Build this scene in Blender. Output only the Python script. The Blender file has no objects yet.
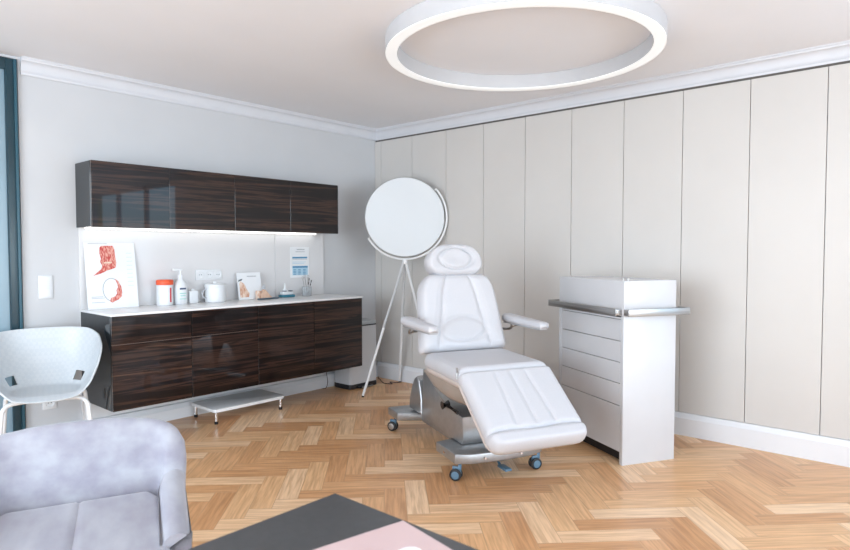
import bpy, bmesh, math, random
from math import sin, cos, pi, radians, atan, atan2, hypot, sqrt
from mathutils import Vector, Matrix
random.seed(4)
S = bpy.context.scene
COL = S.collection

# ------------------------------------------------------------------ helpers
def new(): return bmesh.new()

def box(bm, x0, y0, z0, x1, y1, z1, bev=0.0, seg=2, mat=None):
    r = bmesh.ops.create_cube(bm, size=1.0)
    vs = r['verts']
    for v in vs:
        v.co = Vector((x0 + (v.co.x + .5) * (x1 - x0), y0 + (v.co.y + .5) * (y1 - y0), z0 + (v.co.z + .5) * (z1 - z0)))
    if bev > 0:
        es = list({e for v in vs for e in v.link_edges})
        rr = bmesh.ops.bevel(bm, geom=es, offset=bev, segments=seg, profile=.5, affect='EDGES')
        vs = rr['verts']
    if mat is not None:
        bmesh.ops.transform(bm, matrix=mat, verts=list({v for v in vs}))
    return vs

def frame_of(d):
    d = d.normalized()
    a = Vector((0, 0, 1)) if abs(d.z) < .95 else Vector((1, 0, 0))
    u = d.cross(a).normalized(); w = u.cross(d).normalized()
    return u, w

def tube(bm, pts, r, n=12, caps=True, closed=False, rad=None):
    pts = [Vector(p) for p in pts]
    N = len(pts); rings = []; u = None
    for i, p in enumerate(pts):
        if closed: d = pts[(i + 1) % N] - pts[i - 1]
        else: d = pts[min(i + 1, N - 1)] - pts[max(i - 1, 0)]
        d.normalize()
        if u is None: u, w = frame_of(d)
        else:
            u = (u - d * u.dot(d)).normalized(); w = d.cross(u).normalized()
        rr = rad[i] if rad else r
        rings.append([bm.verts.new(p + (u * cos(2 * pi * k / n) + w * sin(2 * pi * k / n)) * rr) for k in range(n)])
    for i in range(N if closed else N - 1):
        A, B = rings[i], rings[(i + 1) % N]
        for k in range(n):
            bm.faces.new((A[k], A[(k + 1) % n], B[(k + 1) % n], B[k]))
    if caps and not closed:
        bm.faces.new(rings[0][::-1]); bm.faces.new(rings[-1])

def smooth_path(pts, sub=6, closed=False):
    P = [Vector(p) for p in pts]; out = []; N = len(P)
    rng = range(N) if closed else range(N - 1)
    for i in rng:
        if closed: p0, p1, p2, p3 = P[i - 1], P[i], P[(i + 1) % N], P[(i + 2) % N]
        else: p0, p1, p2, p3 = P[max(i - 1, 0)], P[i], P[i + 1], P[min(i + 2, N - 1)]
        for k in range(sub):
            t = k / sub
            out.append(.5 * ((2 * p1) + (p2 - p0) * t + (2 * p0 - 5 * p1 + 4 * p2 - p3) * t * t + (3 * p1 - p0 - 3 * p2 + p3) * t ** 3))
    if not closed: out.append(P[-1])
    return out

def lathe(bm, prof, cx=0, cy=0, n=28, z0=0):
    rings = []
    for r, z in prof:
        if r < 1e-5: rings.append([bm.verts.new((cx, cy, z + z0))])
        else: rings.append([bm.verts.new((cx + r * cos(2 * pi * k / n), cy + r * sin(2 * pi * k / n), z + z0)) for k in range(n)])
    for A, B in zip(rings, rings[1:]):
        for k in range(n):
            k2 = (k + 1) % n
            if len(A) == 1 and len(B) == 1: continue
            if len(A) == 1: bm.faces.new((A[0], B[k2], B[k]))
            elif len(B) == 1: bm.faces.new((A[k], A[k2], B[0]))
            else: bm.faces.new((A[k], A[k2], B[k2], B[k]))

def prism(bm, poly, axis, a0, a1, bev=0, seg=2):
    """poly in the two other axes (order x,y,z minus axis), extruded a0..a1"""
    def mk(p, a):
        q = list(p); q.insert(axis, a); return bm.verts.new(q)
    A = [mk(p, a0) for p in poly]; B = [mk(p, a1) for p in poly]; n = len(poly)
    f = [bm.faces.new(A[::-1]), bm.faces.new(B)]
    for k in range(n): f.append(bm.faces.new((A[k], A[(k + 1) % n], B[(k + 1) % n], B[k])))
    if bev:
        es = [e for e in f[0].edges] + [e for e in f[1].edges]
        bmesh.ops.bevel(bm, geom=list(set(es)), offset=bev, segments=seg, profile=.5, affect='EDGES')

def obj(name, bm, mat, parent=None, smooth=True, angle=35, loc=None, rz=None):
    bmesh.ops.recalc_face_normals(bm, faces=bm.faces)
    me = bpy.data.meshes.new(name); 
    if smooth:
        lim = radians(angle)
        for f in bm.faces: f.smooth = True
        for e in bm.edges:
            if len(e.link_faces) == 2 and e.calc_face_angle(0) > lim: e.smooth = False
    bm.to_mesh(me); bm.free()
    me.materials.append(mat)
    o = bpy.data.objects.new(name, me); COL.objects.link(o)
    if parent: o.parent = parent
    if loc: o.location = loc
    if rz is not None: o.rotation_euler = (0, 0, rz)
    return o

def thing(name, label, cat, loc=(0, 0, 0), rz=0, group=None):
    o = bpy.data.objects.new(name, None); COL.objects.link(o)
    o.empty_display_size = .1
    o.location = loc; o.rotation_euler = (0, 0, rz)
    o['label'] = label; o['category'] = cat
    if group: o['group'] = group
    return o

def tag(o, label, cat, group=None):
    o['label'] = label; o['category'] = cat
    if group: o['group'] = group
    return o

def struct(o, label=None):
    o['kind'] = 'structure'
    if label: o['label'] = label
    return o

# ------------------------------------------------------------------ materials
def mat(name, col, rough=.5, metal=0, **kw):
    m = bpy.data.materials.new(name); m.use_nodes = True
    b = m.node_tree.nodes['Principled BSDF']
    b.inputs['Base Color'].default_value = (*col, 1)
    b.inputs['Roughness'].default_value = rough
    b.inputs['Metallic'].default_value = metal
    for k, v in kw.items():
        b.inputs[k.replace('_', ' ')].default_value = v
    return m

def noisy(m, c1, c2, scale=(10, 10, 10), detail=4, bump=0, lo=.35, hi=.65, rough_var=0, kind='NOISE'):
    nt = m.node_tree; N = nt.nodes; Lk = nt.links; b = N['Principled BSDF']
    tc = N.new('ShaderNodeTexCoord'); mp = N.new('ShaderNodeMapping'); mp.inputs['Scale'].default_value = scale
    Lk.new(tc.outputs['Object'], mp.inputs['Vector'])
    no = N.new('ShaderNodeTexNoise'); no.inputs['Scale'].default_value = 1; no.inputs['Detail'].default_value = detail
    Lk.new(mp.outputs[0], no.inputs['Vector'])
    r = N.new('ShaderNodeValToRGB'); r.color_ramp.elements[0].position = lo; r.color_ramp.elements[1].position = hi
    r.color_ramp.elements[0].color = (*c1, 1); r.color_ramp.elements[1].color = (*c2, 1)
    Lk.new(no.outputs['Fac'], r.inputs[0]); Lk.new(r.outputs[0], b.inputs['Base Color'])
    if bump:
        bp = N.new('ShaderNodeBump'); bp.inputs['Strength'].default_value = bump; bp.inputs['Distance'].default_value = .003
        Lk.new(no.outputs['Fac'], bp.inputs['Height']); Lk.new(bp.outputs[0], b.inputs['Normal'])
    return m

M = {}
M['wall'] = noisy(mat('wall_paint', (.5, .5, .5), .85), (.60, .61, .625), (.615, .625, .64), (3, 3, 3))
M['rearwall'] = noisy(mat('rear_paint', (.7, .7, .7), .85), (.74, .74, .75), (.76, .76, .77), (3, 3, 3))
M['ceil'] = noisy(mat('ceiling_paint', (.7, .7, .7), .9), (.87, .875, .90), (.885, .89, .915), (2, 2, 2))
M['trim'] = noisy(mat('trim_paint', (.8, .8, .8), .4), (.67, .68, .71), (.69, .70, .73), (4, 4, 4))
M['panel'] = noisy(mat('panel_laminate', (.7, .66, .6), .42), (.635, .61, .58), (.65, .625, .595), (2, 2, 2))
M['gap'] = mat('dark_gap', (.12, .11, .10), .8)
M['white'] = noisy(mat('white_lacquer', (.85, .85, .86), .25), (.61, .61, .625), (.63, .63, .645), (4, 4, 4))
M['whiteplas'] = noisy(mat('white_plastic', (.8, .82, .84), .38), (.78, .80, .82), (.80, .82, .84), (6, 6, 6))
M['whitemetal'] = noisy(mat('white_coated_metal', (.82, .82, .82), .35), (.80, .80, .80), (.83, .83, .83), (6, 6, 6))
M['splash'] = noisy(mat('white_glass_panel', (.74, .73, .73), .15), (.73, .725, .73), (.75, .745, .75), (1, 1, 1))
M['stone'] = noisy(mat('white_worktop', (.86, .86, .86), .25), (.83, .83, .83), (.87, .87, .87), (12, 12, 12))
M['carcass'] = noisy(mat('dark_glossy_carcass', (.012, .018, .022), .05, Specular_IOR_Level=.5), (.006, .009, .012), (.010, .014, .018), (1, 1, 10))
M['black'] = mat('black_plastic', (.012, .012, .014), .35)
M['rubber'] = mat('black_rubber', (.02, .02, .022), .6)
M['lamphouse'] = noisy(mat('ring_housing', (.6, .6, .6), .5), (.58, .58, .59), (.60, .60, .61), (6, 6, 6))
M['basewhite'] = noisy(mat('baseboard_paint_lit', (.8, .8, .8), .4), (.80, .81, .83), (.82, .83, .85), (4, 4, 4))  # trim white made lighter, low light from the left put into the colour
M['bronze'] = mat('bronze_seam_glint', (.15, .10, .08), .4, .4)  # bronze tone standing in for light reflected along the drawer seams
M['steel'] = noisy(mat('brushed_steel', (.55, .54, .52), .35, 1), (.36, .35, .345), (.46, .45, .44), (2, 2, 120), bump=.05)
M['chrome'] = mat('chrome', (.75, .75, .76), .12, 1)
M['silver'] = noisy(mat('silver_grey_paint', (.40, .41, .42), .32, .75), (.40, .41, .42), (.44, .45, .46), (30, 30, 30))
M['silverdark'] = noisy(mat('mid_grey_paint', (.2, .22, .24), .35, .5), (.2, .22, .24), (.23, .25, .27), (30, 30, 30))
M['caster'] = mat('blue_grey_caster_hub', (.10, .19, .27), .3)
M['hull'] = noisy(mat('beige_shaded_shell', (.45, .38, .33), .4), (.35, .30, .26), (.39, .33, .29), (4, 4, 4))  # beige darkened so the colour carries the shadow under the seat
M['lampdisc'] = mat('disc_diffuser', (.72, .75, .77), .5)
M['tan_edge'] = noisy(mat('beige_pad_board', (.55, .47, .42), .45), (.55, .46, .41), (.60, .51, .46), (8, 8, 8))
M['tabletop'] = noisy(mat('charcoal_table_top', (.045, .045, .048), .38), (.052, .053, .056), (.064, .065, .068), (60, 60, 60), bump=.02)
M['pink'] = noisy(mat('pink_card', (.78, .60, .58), .5), (.60, .44, .43), (.63, .47, .46), (5, 5, 5))
M['paper'] = noisy(mat('white_paper', (.84, .86, .88), .6), (.83, .85, .87), (.86, .88, .90), (5, 5, 5))
M['teal'] = noisy(mat('dark_teal_frame', (.012, .04, .055), .3), (.010, .035, .050), (.016, .05, .068), (2, 2, 2))
M['teal2'] = mat('teal_frame_seal', (.03, .10, .14), .35)
M['frost'] = noisy(mat('pale_door_glass', (.5, .57, .61), .25), (.22, .33, .40), (.27, .38, .45), (1, 1, .6))
M['orange'] = mat('orange_red_lid', (.80, .10, .03), .4)
M['redprint'] = mat('red_print', (.62, .04, .05), .5)
M['blueprint'] = mat('blue_print', (.08, .28, .48), .5)
M['paleblue'] = mat('pale_blue_print', (.45, .66, .80), .5)
M['tealprint'] = mat('pale_green_print', (.35, .65, .60), .5)
M['navy'] = mat('dark_blue_print', (.05, .08, .16), .5)
M['greyprint'] = mat('grey_print', (.45, .47, .50), .5)
M['muscle'] = noisy(mat('muscle_print', (.6, .15, .1), .5), (.55, .05, .04), (.80, .42, .34), (160, 160, 45), lo=.42, hi=.6)
M['skin'] = noisy(mat('peach_plastic', (.75, .48, .34), .5), (.72, .46, .33), (.80, .56, .42), (40, 40, 40))
M['skinprint'] = noisy(mat('peach_print', (.75, .48, .34), .5), (.62, .30, .18), (.86, .70, .58), (40, 40, 18), lo=.4, hi=.6)
M['cable'] = mat('dark_cable', (.10, .06, .05), .5)
M['slate'] = mat('slate_plastic', (.08, .12, .15), .35)
M['tray'] = mat('teal_blue_base', (.03, .20, .28), .35)
M['clear'] = mat('clear_plastic', (.9, .93, .95), .08, 0, Transmission_Weight=.85, IOR=1.3)

# leather
m = mat('white_leather', (.80, .79, .81), .45); M['leather'] = noisy(m, (.56, .555, .575), (.58, .575, .595), (200, 200, 200), bump=.06)

# velvet
m = mat('lilac_grey_velvet', (.5, .5, .55), .85)
noisy(m, (.265, .255, .300), (.375, .375, .41), (5, 12, 15), detail=12, bump=.25, lo=.33, hi=.68)
m.node_tree.nodes['Principled BSDF'].inputs['Sheen Weight'].default_value = .35
m.node_tree.nodes['Principled BSDF'].inputs['Sheen Roughness'].default_value = .4
M['velvet'] = m

# lamp emission
def emis(name, col, s):
    m = mat(name, col, .5); b = m.node_tree.nodes['Principled BSDF']
    b.inputs['Base Color'].default_value = (.62, .63, .62, 1); b.inputs['Emission Color'].default_value = (*col, 1); b.inputs['Emission Strength'].default_value = s
    return m
M['ring'] = emis('ring_diffuser', (1, .995, .985), .62)
M['led'] = emis('led_strip', (1, .97, .93), 3.5)

# glossy macassar ebony
def ebony():
    m = mat('macassar_ebony_gloss', (.03, .02, .015), .35); nt = m.node_tree; N = nt.nodes; L = nt.links; b = N['Principled BSDF']
    tc = N.new('ShaderNodeTexCoord'); mp = N.new('ShaderNodeMapping'); mp.inputs['Scale'].default_value = (1.0, 1, 34)
    oi = N.new('ShaderNodeObjectInfo'); ad = N.new('ShaderNodeVectorMath'); ad.operation = 'ADD'
    cb = N.new('ShaderNodeCombineXYZ'); mu = N.new('ShaderNodeMath'); mu.operation = 'MULTIPLY'; mu.inputs[1].default_value = 3
    L.new(oi.outputs['Random'], mu.inputs[0]); L.new(mu.outputs[0], cb.inputs[0]); L.new(mu.outputs[0], cb.inputs[2])
    L.new(tc.outputs['Object'], mp.inputs[0]); L.new(mp.outputs[0], ad.inputs[0]); L.new(cb.outputs[0], ad.inputs[1])
    n1 = N.new('ShaderNodeTexNoise'); n1.inputs['Scale'].default_value = 1; n1.inputs['Detail'].default_value = 5; n1.inputs['Distortion'].default_value = .7
    L.new(ad.outputs[0], n1.inputs['Vector'])
    r = N.new('ShaderNodeValToRGB'); e = r.color_ramp.elements
    e[0].position = .30; e[0].color = (.006, .004, .004, 1); e[1].position = .74; e[1].color = (.12, .058, .035, 1)
    k = e.new(.48); k.color = (.009, .005, .005, 1); k = e.new(.56); k.color = (.05, .024, .016, 1); k = e.new(.62); k.color = (.012, .007, .006, 1)
    L.new(n1.outputs['Fac'], r.inputs[0]); L.new(r.outputs[0], b.inputs['Base Color'])
    b.inputs['Specular IOR Level'].default_value = .1; b.inputs['Coat Weight'].default_value = 1; b.inputs['Coat Roughness'].default_value = .025; b.inputs['Coat IOR'].default_value = 1.38
    return m
M['ebony'] = ebony()

# herringbone oak
def herringbone():
    m = mat('oak_herringbone', (.6, .35, .17), .34); nt = m.node_tree; N = nt.nodes; L = nt.links; b = N['Principled BSDF']
    W = .116; n = 4
    def mt(op, a, c=None, d=None):
        x = N.new('ShaderNodeMath'); x.operation = op
        for i, v in enumerate((a, c, d)):
            if v is None: continue
            if isinstance(v, (int, float)): x.inputs[i].default_value = v
            else: L.new(v, x.inputs[i])
        return x.outputs[0]
    tc = N.new('ShaderNodeTexCoord'); sp = N.new('ShaderNodeSeparateXYZ'); L.new(tc.outputs['Object'], sp.inputs[0])
    X, Y = sp.outputs[0], sp.outputs[1]
    k = 1 / sqrt(2) / W
    U = mt('ADD', mt('MULTIPLY', mt('ADD', X, Y), k), 3.16 / W + 200)
    V = mt('ADD', mt('MULTIPLY', mt('SUBTRACT', X, Y), k), .378 / W + 200)
    i = mt('FLOOR', U); j = mt('FLOOR', V)
    mm = mt('MODULO', mt('ADD', mt('SUBTRACT', i, j), 800), 2 * n)
    ish = mt('LESS_THAN', mm, n - .5)
    # horizontal planks
    hs = mt('SUBTRACT', i, mm); hu = mt('SUBTRACT', U, hs); hv = mt('SUBTRACT', V, j)
    # vertical planks
    vs = mt('SUBTRACT', j, mt('SUBTRACT', 2 * n - 1, mm)); vu = mt('SUBTRACT', V, vs); vv = mt('SUBTRACT', U, i)
    def mix(f, a, c):  # f? a : c
        return mt('ADD', mt('MULTIPLY', f, a), mt('MULTIPLY', mt('SUBTRACT', 1, f), c))
    lu = mix(ish, hu, vu); lv = mix(ish, hv, vv)
    id1 = mix(ish, hs, mt('ADD', i, 511)); id2 = mix(ish, j, vs)
    cid = N.new('ShaderNodeCombineXYZ'); L.new(id1, cid.inputs[0]); L.new(id2, cid.inputs[1])
    wn = N.new('ShaderNodeTexWhiteNoise'); wn.noise_dimensions = '2D'; L.new(cid.outputs[0], wn.inputs['Vector'])
    # grain
    cg = N.new('ShaderNodeCombineXYZ')
    L.new(mt('ADD', mt('MULTIPLY', lu, .35), mt('MULTIPLY', wn.outputs['Value'], 57)), cg.inputs[0])
    L.new(mt('MULTIPLY', lv, 5.5), cg.inputs[1]); L.new(mt('MULTIPLY', wn.outputs['Value'], 31), cg.inputs[2])
    g = N.new('ShaderNodeTexNoise'); g.inputs['Scale'].default_value = 1.3; g.inputs['Detail'].default_value = 5; g.inputs['Distortion'].default_value = .35
    L.new(cg.outputs[0], g.inputs['Vector'])
    base = N.new('ShaderNodeValToRGB'); e = base.color_ramp.elements
    e[0].position = 0; e[0].color = (.62, .32, .145, 1); e[1].position = 1; e[1].color = (.90, .63, .40, 1)
    kk = e.new(.35); kk.color = (.72, .40, .195, 1); kk = e.new(.7); kk.color = (.80, .49, .255, 1)
    L.new(wn.outputs['Value'], base.inputs[0])
    gr = N.new('ShaderNodeValToRGB'); e = gr.color_ramp.elements
    e[0].position = .34; e[0].color = (.80, .75, .70, 1); e[1].position = .62; e[1].color = (1.06, 1.06, 1.06, 1)
    L.new(g.outputs['Fac'], gr.inputs[0])
    mx = N.new('ShaderNodeMix'); mx.data_type = 'RGBA'; mx.blend_type = 'MULTIPLY'; mx.inputs[0].default_value = 1
    L.new(base.outputs[0], mx.inputs[6]); L.new(gr.outputs[0], mx.inputs[7])
    # joints
    el = mt('MINIMUM', mt('MINIMUM', lv, mt('SUBTRACT', 1, lv)), mt('MINIMUM', lu, mt('SUBTRACT', n, lu)))
    jn = mt('SMOOTH_MIN', mt('DIVIDE', el, .022), 1, .1)
    mx2 = N.new('ShaderNodeMix'); mx2.data_type = 'RGBA'; mx2.blend_type = 'MIX'
    L.new(jn, mx2.inputs[0]); mx2.inputs[6].default_value = (.52, .30, .16, 1); L.new(mx.outputs[2], mx2.inputs[7])
    L.new(mx2.outputs[2], b.inputs['Base Color'])
    bp = N.new('ShaderNodeBump'); bp.inputs['Strength'].default_value = .25; bp.inputs['Distance'].default_value = .002
    L.new(jn, bp.inputs['Height']); L.new(bp.outputs[0], b.inputs['Normal'])
    rr = mt('ADD', mt('MULTIPLY', g.outputs['Fac'], .12), .27); L.new(rr, b.inputs['Roughness'])
    return m
M['floor'] = herringbone()

# woven texture for plastic shell
def shellmat():
    m = mat('white_net_plastic', (.72, .77, .80), .4); nt = m.node_tree; N = nt.nodes; L = nt.links; b = N['Principled BSDF']
    tc = N.new('ShaderNodeTexCoord'); mp = N.new('ShaderNodeMapping'); mp.inputs['Rotation'].default_value = (0, 0, radians(45)); mp.inputs['Scale'].default_value = (45, 45, 45)
    ck = N.new('ShaderNodeTexChecker'); ck.inputs['Scale'].default_value = 1
    ck.inputs[1].default_value = (.56, .595, .62, 1); ck.inputs[2].default_value = (.59, .62, .64, 1)
    L.new(tc.outputs['Object'], mp.inputs[0]); L.new(mp.outputs[0], ck.inputs[0]); L.new(ck.outputs[0], b.inputs['Base Color'])
    bp = N.new('ShaderNodeBump'); bp.inputs['Strength'].default_value = .12; bp.inputs['Distance'].default_value = .002
    L.new(ck.outputs['Fac'], bp.inputs['Height']); L.new(bp.outputs[0], b.inputs['Normal'])
    return m
M['shell'] = shellmat()

# ------------------------------------------------------------------ room
H = 2.6; XL = -6.8; YB = -8.6
def flat(name, x0, y0, z0, x1, y1, z1, m, parent=None, bev=0):
    bm = new(); box(bm, x0, y0, z0, x1, y1, z1, bev); return obj(name, bm, m, parent)
struct(flat('floor', XL - .1, YB - .1, -.1, .1, .1, 0, M['floor']))
struct(flat('ceiling', XL - .1, YB - .1, H, .1, .1, H + .1, M['ceil']))
# wall with the cabinets (y = 0): opening for the framed door at x -4.55..-3.27
struct(flat('wall_back', -3.27, 0, 0, .1, .12, H, M['wall']))
bm = new(); box(bm, XL - .1, 0, 0, -4.55, .12, H); box(bm, -4.55, 0, 2.585, -3.27, .12, H); struct(obj('wall_back_left', bm, M['wall']))
bm = new(); box(bm, XL - .1, YB - .1, 0, XL, -4.9, H); box(bm, XL - .1, -1.5, 0, XL, 0, H); box(bm, XL - .1, -4.9, 0, XL, -1.5, .35); box(bm, XL - .1, -4.9, 2.45, XL, -1.5, H)
struct(obj('wall_left', bm, M['rearwall']))
# right wall, plain behind the panels, window opening beyond the frame's edge (y -6.7..-4.95)
bm = new(); box(bm, 0, -4.95, 0, .1, 0, H); box(bm, 0, -8.2, 0, .1, -4.95, .45); box(bm, 0, -8.2, 2.4, .1, -4.95, H); box(bm, 0, YB, 0, .1, -8.2, H)
struct(obj('wall_right', bm, M['rearwall']))
# front wall behind the camera with a window
bm = new(); box(bm, XL, YB - .1, 0, -5.6, YB, H); box(bm, -5.6, YB - .1, 0, -.5, YB, .3); box(bm, -5.6, YB - .1, 2.45, -.5, YB, H); box(bm, -.5, YB - .1, 0, 0, YB, H)
struct(obj('wall_front', bm, M['rearwall']))
def window(name, horizontal, a0, a1, z0, z1, xw=0):
    w = bpy.data.objects.new(name, None); COL.objects.link(w); w['kind'] = 'structure'
    bm = new()
    cuts = [a0, a0 + .05, a1 - .05, a1]
    def bx(p0, q0, p1, q1, d0=.02, d1=.08):
        if horizontal: box(bm, p0, YB - d1, q0, p1, YB - d0, q1, .004)
        else: box(bm, xw + d0, p0, q0, xw + d1, p1, q1, .004)
    bx(a0, z0, a1, z0 + .06); bx(a0, z1 - .06, a1, z1); bx(a0, z0, a0 + .06, z1); bx(a1 - .06, z0, a1, z1)
    nm = max(1, round((a1 - a0) / 1.2))
    for k in range(1, nm):
        c = a0 + (a1 - a0) * k / nm; bx(c - .04, z0, c + .04, z1)
    obj('window_frame', bm, M['trim'], w)
window('window_1', True, -5.6, -.5, .3, 2.45)
window('window_2', False, -8.2, -4.95, .45, 2.4)
window('window_3', False, -4.9, -1.5, .35, 2.45, XL - .1)

# crown moulding
def crown_prof(s):
    pts = [(0, 0), (0, -.112)]
    pts += [(-.014 * s, -.112), (-.017 * s, -.098)]
    for k in range(0, 9):
        t = k / 8 * pi / 2
        pts.append(((-.012 - .026 * (1 - cos(t))) * s, -.090 + .064 * sin(t)))
    pts += [(-.044 * s, -.022), (-.046 * s, -.012), (-.052 * s, -.010), (-.052 * s, 0)]
    return pts
bm = new(); prism(bm, [(p[0], H + p[1]) for p in crown_prof(1)], 0, -3.255, 0)
struct(obj('trim_1', bm, M['trim']))
bm = new(); prism(bm, [(p[0], H + p[1]) for p in crown_prof(1)], 1, YB, 0)
struct(obj('trim_2', bm, M['trim']))
# shadow line between crown and panels, modelled as a dark strip
struct(flat('shadow_strip', -.012, -4.93, 2.474, 0, 0, 2.49, M['gap']))
# baseboards
def base_prof(h, d):
    return [(0, 0), (-d, 0), (-d, h - .035), (-d + .006, h - .028), (-d + .008, h - .012), (-d + .016, h), (0, h)]
bm = new(); prism(bm, base_prof(.118, .045), 0, -3.255, 0)
struct(obj('baseboard_back', bm, M['basewhite']))
bm = new(); prism(bm, base_prof(.16, .045), 1, YB, -.045)
struct(obj('baseboard_right', bm, M['basewhite']))
# white backing panels between cabinets and below
bm = new(); box(bm, -2.925, -.015, .12, -1.293, -.002, 1.50); struct(obj('trim_4', bm, M['splash']))
bm = new(); box(bm, -1.290, -.018, .12, -.735, -.002, 1.50); struct(obj('trim_5', bm, M['splash']))

# wall panels
lab = ['narrow pale filler panel in the corner at the far end of the panelled wall',
 'first full-width beige wall panel from the corner, behind the left of the white disc',
 'second full-width wall panel from the corner, behind the right side of the white disc',
 'third full-width wall panel from the corner, just right of the disc and behind the headrest',
 'fourth full-width wall panel from the corner, above the right armrest of the treatment chair',
 'fifth full-width wall panel from the corner, between the treatment chair and the trolley',
 'sixth full-width wall panel from the corner, behind the left part of the white trolley',
 'seventh full-width wall panel from the corner, behind the right edge of the white trolley',
 'eighth full-width wall panel from the corner, first one fully clear right of the trolley',
 'ninth full-width wall panel from the corner, second one clear right of the trolley',
 'last wall panel, cut off by the right edge of the picture']
edges = [0, -.092] + [-.092 - .438 * k for k in range(1, 11)]
seams = edges[:]
for k in range(11):
    y1, y0 = seams[k], seams[k + 1]
    bm = new(); box(bm, -.024, y0 + .002, .162, -.001, y1 - .002, 2.470, .0015, 1)
    tag(obj('wall_panel', bm, M['panel']), lab[k], 'wall panel', 'pale panels of the right wall')

# door at left: dark teal framed
d1 = bpy.data.objects.new('door_1', None); COL.objects.link(d1); d1.location = (-3.9, 0, 0); d1['kind'] = 'structure'
bm = new()
def dbx(x0, z0, x1, z1, y0, y1, b=.003): box(bm, x0 + 3.9, y0, z0, x1 + 3.9, y1, z1, b)
dbx(-3.345, 0, -3.285, 2.575, -.02, .05); dbx(-4.54, 0, -4.48, 2.575, -.02, .05); dbx(-4.48, 2.505, -3.345, 2.575, -.02, .05); dbx(-4.48, 0, -3.345, .08, -.02, .05)
obj('door_frame', bm, M['teal'], d1)
bm = new(); dbx(-3.300, 0, -3.283, 2.575, -.03, -.02, 0.002); obj('door_seal', bm, M['teal2'], d1)
bm = new(); dbx(-4.48, .08, -3.345, 2.505, .01, .03, 0); obj('door_pane', bm, M['frost'], d1)

# ------------------------------------------------------------------ base cabinet (wall hung)
CX0, CX1, CD = -2.925, -.712, .54
cab = thing('base_cabinet', 'long dark glossy striped wood cabinet hung low on the grey wall', 'cabinet', (CX0, 0, 0))
Wd = CX1 - CX0; zb, zt = .272, .899
bm = new(); box(bm, 0, -CD + .02, zb, Wd, -.02, zt, .002, 1); obj('body', bm, M['carcass'], cab)
uw = .5535
for k in range(4):
    x0 = k * uw + .002; x1 = (k + 1) * uw - .002
    if k < 2:
        bm = new(); box(bm, x0, -CD + .003, .7085, x1, -CD + .016, .7125); obj('seam_glint', bm, M['bronze'], cab)  # thin strip added to draw the reflected light line in the seam
        bm = new(); box(bm, x0, -CD, .713, x1, -CD + .019, zt - .002, .0015, 1); obj('drawer', bm, M['ebony'], cab)
        bm = new(); box(bm, x0, -CD, zb + .001, x1, -CD + .019, .708, .0015, 1); obj('cabinet_door', bm, M['ebony'], cab)
    else:
        bm = new(); box(bm, x0, -CD, zb + .001, x1, -CD + .019, zt - .002, .0015, 1); obj('cabinet_door', bm, M['ebony'], cab)
bm = new(); box(bm, CX0 - .003, -CD - .006, .8995, CX1 + .003, -.019, .915, .002)
tag(obj('worktop', bm, M['stone']), 'thin white worktop lying on the dark low cabinet', 'worktop')
# upper cabinet
UX0, UX1, UD = -2.935, -.77, .28
uc = thing('upper_cabinet', 'long dark glossy striped wood cabinet mounted high on the grey wall', 'cabinet', (UX0, 0, 0))
Wu = UX1 - UX0
bm = new(); box(bm, 0, -UD + .02, 1.492, Wu, -.001, 1.94, .002, 1); obj('body', bm, M['carcass'], uc)
for k in range(4):
    x0 = k * Wu / 4 + .001; x1 = (k + 1) * Wu / 4 - .001
    bm = new(); box(bm, x0, -UD, 1.490, x1, -UD + .019, 1.94, .0015, 1); obj('cabinet_door', bm, M['ebony'], uc)
bm = new(); box(bm, .04, -.075, 1.484, Wu - .10, -.045, 1.4915); obj('light_strip', bm, M['led'], uc)

# ------------------------------------------------------------------ ring lamp
RC = (-1.368, -2.662)
rl = thing('ring_ceiling_light', 'large white glowing ring lamp on the ceiling', 'ceiling light', (RC[0], RC[1], H))
def ring(bm, r0, r1, z0, z1, n=128):
    P = [(r0, z0), (r1, z0), (r1, z1), (r0, z1)]
    R = [[bm.verts.new((r * cos(2 * pi * k / n), r * sin(2 * pi * k / n), z)) for r, z in P] for k in range(n)]
    for k in range(n):
        A, B = R[k], R[(k + 1) % n]
        for q in range(4): bm.faces.new((A[q], B[q], B[(q + 1) % 4], A[(q + 1) % 4]))
bm = new(); ring(bm, .748, .818, -.092, -.001); obj('lamp_housing', bm, M['lamphouse'], rl)
bm = new(); ring(bm, .750, .816, -.098, -.0925); obj('diffuser', bm, M['ring'], rl)

# ------------------------------------------------------------------ switch, sockets
def plate(name, label, cat, x, z, w, h, n, kind, yb=0, vertical=False):
    t = thing(name, label, cat, (x, yb, z))
    bm = new(); box(bm, -w / 2, -.011, -h / 2, w / 2, -.0005, h / 2, .003); obj('face_plate', bm, M['whiteplas'], t)
    for k in range(n):
        if vertical: cx, cz, s = 0, h * (.25 - .5 * k) if n > 1 else 0, w * .38
        else: cx, cz, s = (-w / 2 + w * (k + .5) / n), 0, h * .36
        bm = new()
        if kind == 'rocker':
            box(bm, cx - s, -.0165, cz - s, cx + s, -.0115, cz + s, .002); obj('rocker', bm, M['whiteplas'], t)
        else:
            lathe(bm, [(0, 0), (s, 0), (s, .004), (s * .85, .004), (s * .8, .001), (0, .001)], n=24)
            bmesh.ops.transform(bm, matrix=Matrix.Translation((cx, -.0115, cz)) @ Matrix.Rotation(radians(90), 4, 'X'), verts=bm.verts)
            so = obj('socket_insert', bm, M['greyprint'] if False else M['whiteplas'], t)
            bm = new()
            for sx in (-.0095, .0095): 
                lathe(bm, [(0, 0), (.0035, 0), (.0035, .002), (0, .002)], n=10, cx=cx + sx, cy=-cz)
            bmesh.ops.transform(bm, matrix=Matrix.Translation((0, -.0125, 0)) @ Matrix.Rotation(radians(90), 4, 'X'), verts=bm.verts)
            obj('socket_hole', bm, M['slate'], t)
    return t
plate('light_switch', 'white double light switch on the grey wall beside the dark door frame', 'light switch', -3.138, 1.083, .086, .158, 2, 'rocker', vertical=True)
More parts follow.
